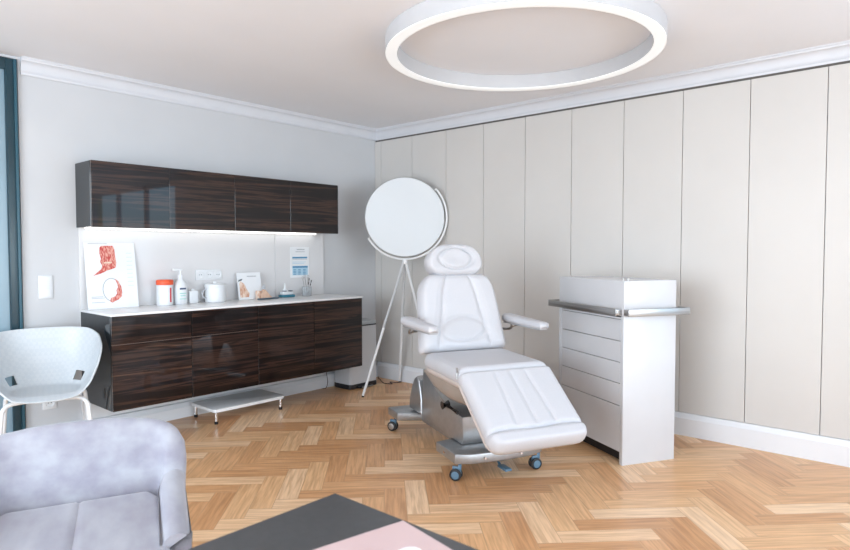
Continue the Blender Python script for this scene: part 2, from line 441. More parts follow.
plate('wall_socket', 'white wall socket low on the wall behind the white shell chair', 'socket', -3.13, .288, .086, .086, 1, 'socket')
plate('triple_socket', 'white triple socket on the splashback above the worktop', 'socket', -1.942, 1.135, .235, .085, 3, 'socket', yb=-.015)

# ------------------------------------------------------------------ items on the worktop
WT = .9151
def lean(name, label, cat, loc, tilt):
    t = thing(name, label, cat, loc); t.rotation_euler = (tilt, 0, 0); return t
# anatomy poster leaning
ap = lean('anatomy_poster', 'white anatomy poster with red muscle drawings leaning at left of worktop', 'poster', (-2.722, -.088, WT + .0005), radians(-8))
PW, PH = .176, .478
bm = new(); box(bm, -PW, 0, .0, PW, .006, PH, .001, 1); obj('board', bm, M['paper'], ap)
def decal(name, poly, m, parent, y=-.001, t=.0008, cx=0, cz=0):
    bm = new(); prism(bm, [(p[0] + cx, p[1] + cz) for p in poly], 1, y - t, y); return obj(name, bm, m, parent, smooth=False)
neck = [(-.035, .455), (.045, .455), (.055, .43), (.058, .37), (.062, .33), (.055, .295), (.03, .285), (-.005, .275), (-.03, .262), (-.06, .25), (-.105, .238), (-.075, .262), (-.045, .285), (-.038, .31), (-.05, .34), (-.042, .36), (-.05, .40), (-.048, .44)]
decal('muscle_drawing', neck, M['muscle'], ap, cx=-.025)
decal('pale_tendon', [(-.03, .325), (.03, .328), (.034, .338), (-.03, .335)], M['skinprint'], ap, y=-.002, cx=-.025)
head = [(.03 + .062 * cos(a) - .04, .135 + .085 * sin(a)) for a in [2 * pi * k / 28 for k in range(28)]]
headi = [(.03 + .056 * cos(a) - .04, .135 + .079 * sin(a)) for a in [2 * pi * k / 28 for k in range(28)]]
decal('head_outline', head, M['greyprint'], ap); decal('head_fill', headi, M['paper'], ap, y=-.0019)
mus = [(.035, .215), (.06, .195), (.078, .155), (.082, .115), (.078, .085), (.055, .062), (.03, .052), (.01, .04), (-.008, .05), (0, .075), (.03, .085), (.045, .105), (.042, .13), (.055, .15), (.05, .18)]
decal('muscle_drawing', mus, M['muscle'], ap, y=-.0028, cx=-.02)
for (x, z, w) in [(-.15, .468, .13), (-.15, .085, .08), (-.15, .075, .09), (-.15, .045, .09)]:
    decal('printed_line', [(x, z), (x + w, z), (x + w, z + .004), (x, z + .004)], M['greyprint'], ap)
for k in range(9):
    z = .40 - .03 * k; decal('printed_line', [(.11, z), (.15, z), (.15, z + .002), (.11, z + .002)], M['paleblue'], ap)

# canister
c = thing('wipe_canister', 'white round canister with orange-red lid on the worktop', 'canister', (-2.358, -.11, WT))
bm = new(); lathe(bm, [(0, 0), (.056, 0), (.060, .004), (.060, .150), (.056, .156), (0, .156)], n=36); obj('canister_body', bm, M['whiteplas'], c)
bm = new(); lathe(bm, [(0, .1565), (.0615, .1565), (.0625, .160), (.0625, .186), (.057, .194), (.03, .196), (0, .196)], n=36); obj('lid', bm, M['orange'], c)
def wrap(bm, r, a0, a1, z0, z1, n=10):
    A = [bm.verts.new((r * cos(a0 + (a1 - a0) * k / n), r * sin(a0 + (a1 - a0) * k / n), z0)) for k in range(n + 1)]
    B = [bm.verts.new((v.co.x, v.co.y, z1)) for v in A]
    for k in range(n): bm.faces.new((A[k], A[k + 1], B[k + 1], B[k]))
bm = new(); wrap(bm, .0606, radians(-80), radians(-66), .025, .135); obj('red_lettering', bm, M['redprint'], c)
bm = new(); wrap(bm, .0605, radians(-150), radians(-95), .015, .145); obj('pale_label', bm, M['paleblue'] if False else M['paper'], c)
# pump bottle
p = thing('pump_bottle', 'white pump bottle with small blue and green label behind the canister', 'bottle', (-2.232, -.11, WT))
bm = new(); lathe(bm, [(0, 0), (.046, 0), (.049, .005), (.049, .130), (.042, .165), (.020, .190), (.017, .205), (0, .205)], n=32)
for v in bm.verts: v.co.y *= .75; v.co.x *= 1.08
obj('bottle_body', bm, M['whiteplas'], p)
bm = new(); lathe(bm, [(0, .206), (.020, .206), (.020, .228), (.008, .230), (.008, .262), (0, .262)], n=20)
box(bm, -.062, -.009, .260, .018, .009, .278, .004); obj('pump_head', bm, M['whiteplas'], p)
for (z0, z1, mm, w) in [(.115, .128, 'navy', .024), (.082, .089, 'tealprint', .026), (.064, .070, 'tealprint', .020), (.040, .045, 'tealprint', .026)]:
    bm = new(); box(bm, -w, -.0385, z0, w, -.0350, z1); obj('label_print', bm, M[mm], p)
# small pale box dispenser
c = thing('small_dispenser', 'small pale box standing between pump bottle and round jar', 'box', (-2.125, -.09, WT))
bm = new(); box(bm, -.036, -.026, 0, .036, .026, .098, .005); obj('box_body', bm, M['whiteplas'], c)
bm = new(); box(bm, -.014, -.010, .0985, .014, .010, .112, .003); obj('cap', bm, M['whiteplas'], c)
# round jar with handle
c = thing('round_jar', 'large round white lidded jar with side handle below the triple socket', 'jar', (-1.94, -.115, WT))
bm = new(); lathe(bm, [(0, 0), (.074, 0), (.080, .006), (.080, .122), (.078, .124), (0, .124)], n=40); obj('jar_body', bm, M['whiteplas'], c)
bm = new(); lathe(bm, [(0, .1245), (.081, .1245), (.082, .128), (.082, .140), (.072, .148), (.016, .153), (.014, .165), (0, .166)], n=40); obj('lid', bm, M['whiteplas'], c)
bm = new(); tube(bm, smooth_path([(-.079, 0, .105), (-.100, 0, .100), (-.112, 0, .075), (-.108, 0, .045), (-.079, 0, .035)]), .006, 10); obj('handle', bm, M['greyprint'], c)
# picture card
c = lean('picture_card', 'white picture card with peach-orange photo standing on the worktop', 'card', (-1.60, -.105, WT + .0005), radians(-9))
bm = new(); box(bm, -.115, 0, 0, .115, .005, .232, .001, 1); obj('card_board', bm, M['paper'], c)
decal('peach_photo', [(-.10, .02), (-.02, .02), (-.01, .05), (-.035, .09), (-.05, .13), (-.085, .16), (-.10, .14)], M['skinprint'], c)
decal('dark_hair', [(-.108, .155), (-.075, .165), (-.065, .18), (-.105, .17)], M['slate'], c, y=-.0019)
decal('orange_mark', [(-.075, .055), (-.055, .05), (-.065, .10), (-.08, .105)], M['orange'] if False else M['skin'], c, y=-.002)
decal('printed_line', [(-.02, .195), (.07, .195), (.07, .202), (-.02, .202)], M['greyprint'], c)
# facial model / wedge
c = thing('wedge_model', 'small peach coloured wedge shaped model in front of the picture card', 'model', (-1.52, -.155, WT))
bm = new(); prism(bm, [(-.03, 0), (.088, 0), (.08, .02), (.045, .05), (.015, .085), (-.005, .06), (-.03, .045)], 1, -.025, .025, .006, 2); obj('model_body', bm, M['skin'], c)
bm = new(); box(bm, -.058, -.02, 0, -.032, .02, .075, .004); obj('model_stand', bm, M['skinprint'], c)
bm = new(); prism(bm, [(.0, .086), (.03, .075), (.018, .125), (.010, .125)], 1, -.012, .012, .003); obj('model_tip', bm, M['greyprint'], c)
bm = new(); box(bm, -.11, -.012, 0, .11, .012, .014, .005)
o = tag(obj('pen_case', bm, M['slate'], loc=(-1.50, -.21, WT), rz=radians(6)), 'slim dark slate pen case lying in front of peach wedge model', 'case')
# bottle in blue base
c = thing('drop_bottle', 'small clear bottle on a teal blue base at the right of the worktop', 'bottle', (-1.235, -.11, WT))
bm = new(); box(bm, -.065, -.04, 0, .065, .04, .022, .006); obj('blue_base', bm, M['tray'], c)
bm = new(); box(bm, -.055, -.03, .0225, .055, .03, .048, .006); obj('bottle_body', bm, M['whiteplas'], c)
bm = new(); lathe(bm, [(0, .0485), (.026, .0485), (.020, .066), (.009, .080), (.006, .125), (0, .127)], n=20, cx=-.02); obj('nozzle', bm, M['whiteplas'], c)
for dx in (-.035, .03):
    bm = new(); box(bm, dx - .012, -.034, .052, dx + .012, .002, .060, .002); obj('dark_clip', bm, M['slate'], c)
# instrument glass
c = thing('instrument_glass', 'clear glass holding metal instruments at the right end of worktop', 'glass', (-1.01, -.11, WT))
bm = new(); lathe(bm, [(0, 0), (.040, 0), (.043, .004), (.045, .085), (.0425, .085), (.0405, .007), (0, .007)], n=28); obj('cup', bm, M['clear'], c)
for k, (x0, y0, x1, y1, z1) in enumerate([(-.02, .01, -.045, .0, .15), (.0, -.01, -.012, .012, .165), (.015, .0, .02, -.01, .155), (.0, .015, .03, .02, .16), (.02, -.01, .055, 0, .135)]):
    t = thing('metal_instrument', ['thin metal instrument leaning left in the glass', 'tall metal instrument upright at the centre of the glass', 'metal instrument with a black grip in the glass', 'metal instrument leaning slightly right in the glass', 'short metal instrument leaning far right in the glass'][k], 'instrument', (-1.01, -.11, WT + .009), group='instruments in the glass on the worktop')
    bm = new(); tube(bm, [(x0 * .6, y0 * .6, .002), (x1, y1, z1)], .0028, 8); obj('shaft', bm, M['steel'], t)
    v0 = Vector((x0 * .6, y0 * .6, .002)); v1 = Vector((x1, y1, z1))
    if k in (2, 4):
        bm = new(); tube(bm, [v0.lerp(v1, .62), v0.lerp(v1, .98)], .0055, 10); obj('grip', bm, M['black'], t)
    if k in (0, 1, 3):
        bm = new(); R = [v1 + Vector((cos(a) * .010, 0, sin(a) * .010 + .009)) for a in [2 * pi * q / 14 for q in range(14)]]
        tube(bm, R, .002, 6, closed=True); obj('finger_loop', bm, M['steel'], t)
# wall notice
c = thing('wall_notice', 'white notice with pale blue sections taped to the splashback', 'notice', (-1.02, -.0185, 1.225))
bm = new(); box(bm, -.108, -.003, -.142, .108, 0, .142, .0005, 1); obj('sheet', bm, M['paper'], c)
def nd(x0, z0, x1, z1, mm, y=-.0035, nm='printed_line'): decal(nm, [(x0, z0), (x1, z0), (x1, z1), (x0, z1)], M[mm], c, y=y, t=.0006)
nd(-.035, .115, .055, .122, 'greyprint'); nd(-.05, .095, .06, .100, 'greyprint')
nd(-.085, .035, .085, .050, 'blueprint', nm='blue_heading'); nd(-.085, .025, .085, .029, 'greyprint')
nd(-.085, -.12, .09, -.035, 'paleblue', nm='pale_blue_table'); nd(-.085, -.052, .09, -.035, 'blueprint', y=-.0042, nm='blue_heading')
for i in range(3):
    for k in range(4): nd(-.075 + .055 * i, -.072 - .014 * k, -.045 + .055 * i, -.066 - .014 * k, 'blueprint', y=-.0042)
nd(-.085, 0, .07, .004, 'paleblue'); nd(-.085, -.012, .05, -.008, 'paleblue')

# ------------------------------------------------------------------ floor lamp with disc
LX, LY = -.325, -.715
hubz = 1.262; cz = 1.648; R = .372
fl = thing('disc_floor_lamp', 'white tripod floor lamp with a big round white disc in the corner', 'floor lamp', (LX, LY, 0))
face = Vector((-4.58 - LX, -4.72 - LY, 0)).normalized()          # disc faces into the room
side = Vector((-face.y, face.x, 0)) * 1.0                        # towards image right?
if side.dot(Vector((.664, -.748, 0))) < 0: side = -side
up = Vector((0, 0, 1))
def dpt(a, r, off=0): return Vector((0, 0, cz)) + side * (r * cos(a)) + up * (r * sin(a)) + face * off
bm = new()
prof = [(0, .018), (R - .006, .018), (R, .012), (R, -.012), (R - .006, -.018), (0, -.018)]
rings = []
n = 96
for r, off in prof:
    if r == 0: rings.append([bm.verts.new(dpt(0, 0, off))])
    else: rings.append([bm.verts.new(dpt(2 * pi * k / n, r, off)) for k in range(n)])
for A, B in zip(rings, rings[1:]):
    for k in range(n):
        k2 = (k + 1) % n
        if len(A) == 1: bm.faces.new((A[0], B[k], B[k2]))
        elif len(B) == 1: bm.faces.new((A[k], A[k2], B[0]))
        else: bm.faces.new((A[k], A[k2], B[k2], B[k]))
obj('lamp_disc', bm, M['lampdisc'], fl)
bm = new(); tube(bm, [dpt(2 * pi * k / n, R + .001, -.016) for k in range(n)], .006, 8, closed=True); obj('disc_rim', bm, M['steel'], fl)
a0 = radians(-150 - 0); a1 = radians(42)
bm = new(); pts = [dpt(a0 + (a1 - a0) * k / 60, R + .024, 0) for k in range(61)]
pts = [dpt(a0, R + .008, 0)] + pts + [dpt(a1, R + .008, 0)]
tube(bm, pts, .0095, 10); obj('bracket_arc', bm, M['whitemetal'], fl)
bm = new(); lathe(bm, [(0, 1.205), (.022, 1.205), (.026, 1.215), (.024, 1.243), (.012, 1.250), (.012, hubz - .008), (0, hubz - .008)], n=20); obj('hub', bm, M['whitemetal'], fl)
for fx, fy in ((-.764, -.602), (-.078, -.405), (-.26, -1.085)):
    f = Vector((fx - LX, fy - LY, .012)); d = f.normalized(); h0 = Vector((f.x * .03, f.y * .03, 1.225))
    lg = new(); tube(lg, [h0, h0.lerp(f, .5), f], .010, 10, rad=[.014, .013, .012]); lo = obj('leg', lg, M['whitemetal'], fl)
    bm = new(); tube(bm, [Vector((f.x, f.y, 0)), Vector((f.x, f.y, .011))], .0125, 10); obj('foot_cap', bm, M['rubber'], lo)
# cable
bm = new(); tube(bm, smooth_path([(-.078, -.43, .006), (-.13, -.42, .006), (-.16, -.35, .006), (-.20, -.42, .006), (-.24, -.36, .006), (-.19, -.26, .006), (-.14, -.19, .006), (-.10, -.12, .006), (-.055, -.08, .006)], 8), .004, 8)
tag(obj('lamp_cable', bm, M['cable']), 'thin dark cable curling on the floor in the corner under the disc lamp', 'cable')
bm = new(); tube(bm, smooth_path([(-.80, -.07, .004), (-.77, -.085, .006), (-.74, -.075, .06), (-.75, -.07, .16), (-.755, -.07, .27)], 8), .0035, 8)
tag(obj('cabinet_cable', bm, M['cable']), 'thin dark cable hanging below the right end of the low cabinet', 'cable')

# ------------------------------------------------------------------ pedal bin
b = thing('pedal_bin', 'silver-grey pedal bin with black base right of the dark cabinet', 'bin', (-.475, -.185, 0))
def rbox(bm, w, d, z0, z1, r, bev=0):
    P = []
    for cx, cy, s in ((w - r, d - r, 0), (-w + r, d - r, 1), (-w + r, -d + r, 2), (w - r, -d + r, 3)):
        for k in range(6): a = pi / 2 * s + pi / 2 * k / 5; P.append((cx + r * cos(a), cy + r * sin(a)))
    prism(bm, P, 2, z0, z1, bev)
bm = new(); rbox(bm, .182, .125, 0, .045, .03, .004); box(bm, -.09, -.16, .006, .09, -.12, .022, .004); obj('black_base', bm, M['black'], b)
bm = new(); rbox(bm, .180, .123, .046, .600, .03, .003); obj('bin_body', bm, mat('bin_silver', (.58, .59, .61), .35, .1), b)
bm = new(); rbox(bm, .182, .125, .601, .612, .03); obj('lid_band', bm, M['black'], b)
bm = new(); rbox(bm, .180, .123, .613, .648, .03, .010); obj('lid', bm, mat('bin_lid_grey', (.45, .48, .50), .4, .3), b)
bm = new(); box(bm, -.07, -.180, .010, .07, -.1605, .020, .003); obj('pedal', bm, M['steel'], b)

# ------------------------------------------------------------------ low white step
s_ = thing('step_stool', 'low white rectangular step with short metal feet by the baseboard', 'step', (-1.82, -.255, 0))
bm = new(); rbox(bm, .325, .185, .095, .118, .03, .003); obj('top', bm, M['stone'], s_)
for sx in (-1, 1):
    for sy in (-1, 1):
        bm = new(); lathe(bm, [(0, .022), (.013, .022), (.013, .0945), (0, .0945)], n=16, cx=sx * .295, cy=sy * .155); lg = obj('leg', bm, M['chrome'], s_)
        bm = new(); lathe(bm, [(0, 0), (.014, 0), (.015, .021), (0, .0215)], n=16, cx=sx * .295, cy=sy * .155); obj('rubber_foot', bm, M['black'], lg)

# ------------------------------------------------------------------ trolley
tr = thing('treatment_trolley', 'tall white drawer trolley with steel rails by the panelled wall', 'trolley', (-.945, -3.139, 0), radians(-29.3))
TW, TL, TH = .395, .74, 1.145
bm = new(); box(bm, 0, 0, 0, TW, .03, .925, .002); box(bm, 0, TL - .03, 0, TW, TL, .925, .002); obj('side_panel', bm, M['white'], tr)
bm = new(); box(bm, 0, 0, .9255, TW, TL, TH, .004); obj('top_box', bm, M['white'], tr)
bm = new(); box(bm, .022, .031, .075, TW - .002, TL - .031, .924, .001); obj('cabinet_body', bm, M['gap'], tr)
bm = new(); box(bm, .06, .031, .0, TW - .05, TL - .031, .074); obj('plinth', bm, M['black'], tr)
zs = [.076, .367, .506, .638, .770, .905]
for k in range(5):
    bm = new(); box(bm, 0.001, .033, zs[k] + .002, .021, TL - .033, zs[k + 1] - .002, .0015, 1); obj('drawer' if k else 'lower_door', bm, M['white'], tr)
bm = new(); box(bm, .001, .033, .907, .021, TL - .033, .918, .001); obj('pull_edge', bm, M['white'], tr)
# rails
zr = .928
bm = new(); o_ = .038
box(bm, -o_ - .008, .02, zr, -o_, TL + .075, zr + .045, .002); box(bm, -o_, TL + .067, zr, .06, TL + .075, zr + .045, .002)
box(bm, -o_, .02, zr + .005, -.0005, .034, zr + .04, .001)
box(bm, .052, TL + .0005, zr + .005, .06, TL + .067, zr + .04, .001)
obj('steel_rail', bm, M['steel'], tr)
bm = new()
box(bm, .0, -o_ - .008, zr, TW + .070, -o_, zr + .045, .002); box(bm, TW + .062, -o_, zr, TW + .070, .06, zr + .045, .002)
box(bm, .0, -o_, zr + .005, .012, -.0005, zr + .04, .001); box(bm, TW + .0005, .052, zr + .005, TW + .062, .06, zr + .04, .001)
obj('steel_rail', bm, M['steel'], tr)
for k, (x, y) in enumerate([(.03, .05), (.055, .035)]):
    bm = new(); lathe(bm, [(0, 0), (.008, 0), (.008, .012), (0, .014)], n=14, cx=x, cy=y, z0=TH + .0002); obj('top_pin', bm, M['steel'], tr)

# ------------------------------------------------------------------ treatment chair
O = (-1.338, -2.157)
tc = thing('treatment_chair', 'white leather reclining treatment chair on a silver wheeled base', 'treatment chair', (O[0], O[1], 0), atan2(-.900, -.435))
def bez(t, p): return p
def pad(bm, origin, xdir, ldir, ndir, halfw, length, T, nu=48, nl=48, pu=6, groove=None, back=.5, curve=None, rend=.12):
    """cushion: width along xdir (halfw(v)), length along ldir, bulging along ndir"""
    o = Vector(origin); X = Vector(xdir).normalized(); Lr = Vector(ldir).normalized(); Nn = Vector(ndir).normalized()
    def cosp(i, n):  # cluster near both ends
        t = i / n; return .5 - .5 * cos(pi * t)
    def edge(t, p=3.0, w=.10):   # 0..1 param -> edge rounding
        d = min(t, 1 - t) / w
        if d >= 1: return 1.0
        return max(0, 1 - (1 - d) ** 2.4) ** .5
    def pt(i, j, s):
        u = 2 * cosp(i, nu) - 1; v = cosp(j, nl)
        e = edge((u + 1) / 2, w=.085) * edge(v, w=rend)
        g = groove(u, v) if (groove and s > 0) else 0
        h = (T * (1 - back) * e + g * e) if s > 0 else -T * back * e
        if curve: h += curve(v)
        return o + X * (u * halfw(v)) + Lr * (v * length) + Nn * h
    def surf(s):
        return [[bm.verts.new(pt(i, j, s)) for i in range(nu + 1)] for j in range(nl + 1)]
    A = surf(1)
    B = [[None] * (nu + 1) for _ in range(nl + 1)]
    for j in range(nl + 1):
        for i in range(nu + 1):
            B[j][i] = A[j][i] if (i in (0, nu) or j in (0, nl)) else bm.verts.new(pt(i, j, -1))
    for j in range(nl):
        for i in range(nu):
            bm.faces.new((A[j][i], A[j][i + 1], A[j + 1][i + 1], A[j + 1][i]))
            f = (B[j][i], B[j + 1][i], B[j + 1][i + 1], B[j][i + 1])
            if len(set(f)) == 4:
                try: bm.faces.new(f)
                except ValueError: pass
def sm(d, w): return math.exp(-(d / w) ** 2)
def corner(v, r0, r1, hw0, hw1, k0=.06, k1=.06):
    w = hw0 + (hw1 - hw0) * v
    if v < r0: w -= k0 * (1 - sqrt(max(0, 1 - (1 - v / r0) ** 2)))
    if v > 1 - r1: w -= k1 * (1 - sqrt(max(0, 1 - ((v - 1 + r1) / r1) ** 2)))
    return w
# backrest: from (a .10, z .66) to (a -.045, z 1.165)
bl = Vector((-.150, 0, .505)); bn = Vector((.505, 0, .150))
def bgroove(u, v):
    g = 0
    # two slanting side bolster seams
    x = .62 - .27 * v
    g -= .011 * sm(abs(u) - x, .05) * (1 if v > .12 else v / .12)
    g += .010 * max(0, min(1, (abs(u) - x) / .2))
    # oval lumbar inlay
    q = sqrt((u / .52) ** 2 + ((v - .27) / .15) ** 2); g -= .010 * sm(q - 1, .13)
    return g
bm = new(); pad(bm, (.075, 0, .665), (0, 1, 0), bl, bn, lambda v: corner(v, .08, .30, .316, .266, .02, .10), .525, .12, groove=bgroove, pu=6, back=.45, nu=96, nl=80)
obj('backrest', bm, M['leather'], tc)
bm = new()
P0 = Vector((.075, 0, .665)) + bn.normalized() * -.062
pad(bm, P0 + bl.normalized() * .015, (0, 1, 0), bl, bn, lambda v: corner(v, .1, .25, .288, .255, .03, .09), .475, .035, nu=20, nl=20)
obj('backrest_shell', bm, M['hull'], tc)
# headrest
hl = Vector((-.14, 0, .50)); ho = Vector((-.050, 0, 1.158))
def hg(u, v):
    q = sqrt((u / .60) ** 2 + ((v - .52) / .34) ** 2); return -.016 * sm(q - 1, .13) - (.006 if q < 1 else 0) * (1 - q if q < 1 else 0)
def hw(v):
    t = (v - .42) / .58 if v > .42 else (.42 - v) / .50
    return .205 * (max(0, 1 - t ** 2.2)) ** .5 if v > .42 else .205 * (max(0, 1 - t ** 2.6)) ** .5
bm = new(); pad(bm, ho, (0, 1, 0), hl, bn, hw, .222, .115, groove=hg, nu=72, nl=60, back=.5, rend=.22)
obj('headrest', bm, M['leather'], tc)
bm = new()
for y in (-.05, .05): tube(bm, [(-.085, y, 1.06), (-.105, y, 1.23)], .008, 8)
obj('headrest_post', bm, M['chrome'], tc)
# seat
def sg(u, v): return -.004 * sm(abs(u) - .9, .03)
bm = new(); pad(bm, (.10, 0, .625), (0, 1, 0), (.53, 0, -.012), (.012, 0, .53), lambda v: corner(v, .10, .06, .300, .300, .03, .01), .525, .105, groove=sg, back=.45, rend=.08)
obj('seat', bm, M['leather'], tc)
# leg rest
ll = Vector((.365, 0, -.285)); ln = Vector((.285, 0, .365))
def lg_(u, v):
    g = 0
    if v < .80:
        for k in (-1, 0, 1):
            x = k * .42 * (1 - .25 * (1 - v)) + .02
            g -= .009 * sm(u - x, .04) * min(1, v / .12, (.80 - v) / .06)
    wob = .81 + .012 * cos(u * 6)
    g -= .018 * sm(v - wob, .018)
    g += .010 * max(0, min(1, (v - .82) / .05))
    return g
bm = new(); pad(bm, (.612, 0, .620), (0, 1, 0), ll, ln, lambda v: corner(v, .05, .14, .300, .300, .015, .06), .510, .10, groove=lg_, back=.45, nu=96, nl=96, rend=.06)
obj('leg_rest', bm, M['leather'], tc)
bm = new(); q0 = Vector((.612, 0, .620)) - ln.normalized() * .040 + ll.normalized() * .01
pad(bm, q0, (0, 1, 0), ll, ln, lambda v: corner(v, .05, .16, .296, .296, .015, .07), .488, .035, nu=24, nl=24)
obj('leg_rest_board', bm, M['tan_edge'], tc)
bm = new(); q0 = Vector((.118, 0, .580))
pad(bm, q0, (0, 1, 0), (.53, 0, -.012), (.012, 0, .53), lambda v: corner(v, .10, .06, .296, .296, .03, .01), .49, .05, nu=24, nl=24)
obj('seat_board', bm, M['tan_edge'], tc)
# hinge pin
bm = new(); tube(bm, [(.612, -.303, .612), (.612, -.303, .672)], .006, 8); obj('hinge_pin', bm, M['steel'], tc)
# seat hull underneath
hp = [(.06, .570), (.04, .53), (.06, .49), (.13, .44), (.24, .405), (.36, .39), (.48, .40), (.56, .43), (.60, .48), (.605, .545), (.60, .562)]
hs_ = [(p.x, p.z) for p in smooth_path([(a, 0, z) for a, z in hp], 4)]
bm = new(); secs = []
for k in range(21):
    u_ = -1 + k / 10; sc_ = .30 + .70 * sqrt(max(0, 1 - abs(u_) ** 3.0)); secs.append([bm.verts.new((.33 + (a - .33) * (.90 + .10 * sc_), .272 * u_, .57 - (.57 - z) * sc_)) for a, z in hs_])
for A, B in zip(secs, secs[1:]):
    for q in range(len(A)): bm.faces.new((A[q], A[(q + 1) % len(A)], B[(q + 1) % len(A)], B[q]))
bm.faces.new(secs[0][::-1]); bm.faces.new(secs[-1])
obj('seat_hull', bm, M['hull'], tc)
# armrests
def arm(sign, a0, a1, zc, bc):
    bm = new(); n = 22; rings = []
    for k in range(n + 1):
        t = k / n; a = a0 + (a1 - a0) * t
        e = min(1, max(.0, (1 - max(0, (t - .90) / .10) ** 2)) ** .5) * min(1, max(0, (1 - max(0, (.06 - t) / .06) ** 2)) ** .5)
        e = max(e, .05)
        w = (.046 - .008 * t) * e; h = (.028 - .006 * t) * e; zz = zc - .012 * t
        ring_ = []
        for q in range(20):
            an = 2 * pi * q / 20; c_, s__ = cos(an), sin(an)
            ring_.append(bm.verts.new((a, bc + w * math.copysign(abs(c_) ** .55, c_), zz + h * math.copysign(abs(s__) ** .6, s__))))
        rings.append(ring_)
    for A, B in zip(rings, rings[1:]):
        for q in range(20): bm.faces.new((A[q], A[(q + 1) % 20], B[(q + 1) % 20], B[q]))
    bm.faces.new(rings[0][::-1]); bm.faces.new(rings[-1])
    ar = obj('armrest', bm, M['leather'], tc)
    bm = new(); box(bm, a0 + .015, bc - .030, zc - .040, a1 - .03, bc + .030, zc - .026, .006)
    obj('armrest_underside', bm, mat('armrest_grey', (.42, .42, .43), .35, .3), ar)
    bm = new(); s1 = -sign
    tube(bm, smooth_path([(a0 + .08, bc, zc - .04), (a0 + .06, bc, zc - .075), (a0 - .0, bc + s1 * .04, zc - .08), (a0 - .05, bc + s1 * .10, zc - .08)]), .008, 10)
    tube(bm, [(a0 + .16, bc, zc - .04), (a0 + .02, bc + s1 * .02, zc - .085)], .006, 8)
    obj('armrest_bracket', bm, M['steel'], ar)
arm(-1, .03, .50, .885, -.385); arm(1, -.03, .47, .870, .385)
# base
bm = new()
prism(bm, [(.26, -.12), (.30, -.292), (.565, -.292), (.600, -.20), (.612, 0), (.600, .20), (.565, .292), (.30, .292), (.26, .12)], 2, .105, .165, .008)
obj('front_plate', bm, M['silver'], tc)
bm = new(); prism(bm, [(-.60, -.285), (-.40, -.285), (-.34, -.12), (-.34, .12), (-.40, .285), (-.60, .285)], 2, .110, .168, .010)
obj('rear_plate', bm, M['silver'], tc)
bm = new(); prism(bm, [(-.345, .105), (.27, .105), (.27, .150), (-.345, .178)], 1, -.118, .118, .006); obj('spine_beam', bm, M['silver'], tc)
bm = new(); prism(bm, [(-.20, .185), (.43, .168), (.45, .20), (.44, .335), (.36, .345), (.24, .36), (.12, .385), (.02, .425), (-.06, .48), (-.12, .52), (-.17, .52)], 1, -.185, .185, .010); obj('column', bm, M['silver'], tc)
# rear fin fairing with arc profile
fp = [(-.46, .182), (-.45, .26), (-.41, .35), (-.36, .42), (-.31, .445), (-.27, .42), (-.235, .30), (-.215, .185)]
bm = new(); prism(bm, fp, 1, -.175, .175, .015, 3); obj('rear_fairing', bm, M['silver'], tc)
bm = new(); box(bm, -.214, -.13, .18, -.201, .13, .40); obj('dark_slot', bm, M['black'], tc)
# black lever + knob
bm = new(); tube(bm, [(.26, -.19, .375), (.26, -.235, .372)], .026, 14); tube(bm, [(.27, -.205, .372), (.42, -.205, .362)], .013, 10); obj('lock_lever', bm, M['black'], tc)
# casters
def caster(a, b_, ang):
    c_ = thing_part('caster', (a, b_, 0), ang)
def caster(a, b_, ang, dark=False):
    e = bpy.data.objects.new('caster', None)
    bm = new()
    mt_ = Matrix.Translation((a, b_, 0)) @ Matrix.Rotation(ang, 4, 'Z')
    for s1 in (-1, 1):
        lathe(bm, [(0, -.010), (.030, -.010), (.036, -.005), (.036, .005), (.030, .010), (0, .010)], n=28)
        vs = bm.verts[-(28 * 4 + 2):] if False else None
    bm.free(); bm = new()
    parts = []
    for s1 in (-1, 1):
        b2 = new(); lathe(b2, [(0, -.009), (.029, -.008), (.035, -.004), (.035, .004), (.029, .008), (0, .009)], n=28)
        bmesh.ops.transform(b2, matrix=mt_ @ Matrix.Translation((0, s1 * .017, .035)) @ Matrix.Rotation(radians(90), 4, 'X'), verts=b2.verts)
        me = bpy.data.meshes.new('t'); b2.to_mesh(me); b2.free(); bm.from_mesh(me); bpy.data.meshes.remove(me)
    w = obj('caster', bm, M['rubber'], tc)
    for s1 in (-1, 1):
        b2 = new(); lathe(b2, [(0, -.003), (.021, -.003), (.023, 0), (0, .003)], n=24)
        bmesh.ops.transform(b2, matrix=mt_ @ Matrix.Translation((0, s1 * .028, .035)) @ Matrix.Rotation(radians(90), 4, 'X'), verts=b2.verts)
        obj('wheel_hub', b2, M['steel'] if dark else M['caster'], w)
    bm = new(); vs = box(bm, -.022, -.008, .035, .030, .008, .082, .004, mat=mt_)
    tube(bm, [mt_ @ Vector((.022, 0, .075)), mt_ @ Vector((.022, 0, .108))], .010, 10)
    obj('caster_fork', bm, M['caster'], w)
caster(.525, -.265, radians(50)); caster(.54, .262, radians(85)); caster(-.555, -.265, radians(40), True); caster(-.555, .262, radians(120), True)
# foot pedal
bm = new(); box(bm, .50, .02, .030, .60, .065, .045, .005); tube(bm, [(.50, .04, .040), (.40, .04, .10)], .008, 8); obj('foot_pedal', bm, M['caster'], tc)
# plate bolts
for (a, b_) in ((.612, -.12), (.612, .12)):
    bm = new(); tube(bm, [(a - .012, b_, .135), (a + .004, b_, .135)], .007, 10); obj('plate_bolt', bm, M['chrome'], tc)
bm = new(); tube(bm, [(.42, -.2915, .135), (.42, -.296, .135)], .008, 10); obj('plate_bolt', bm, M['chrome'], tc)

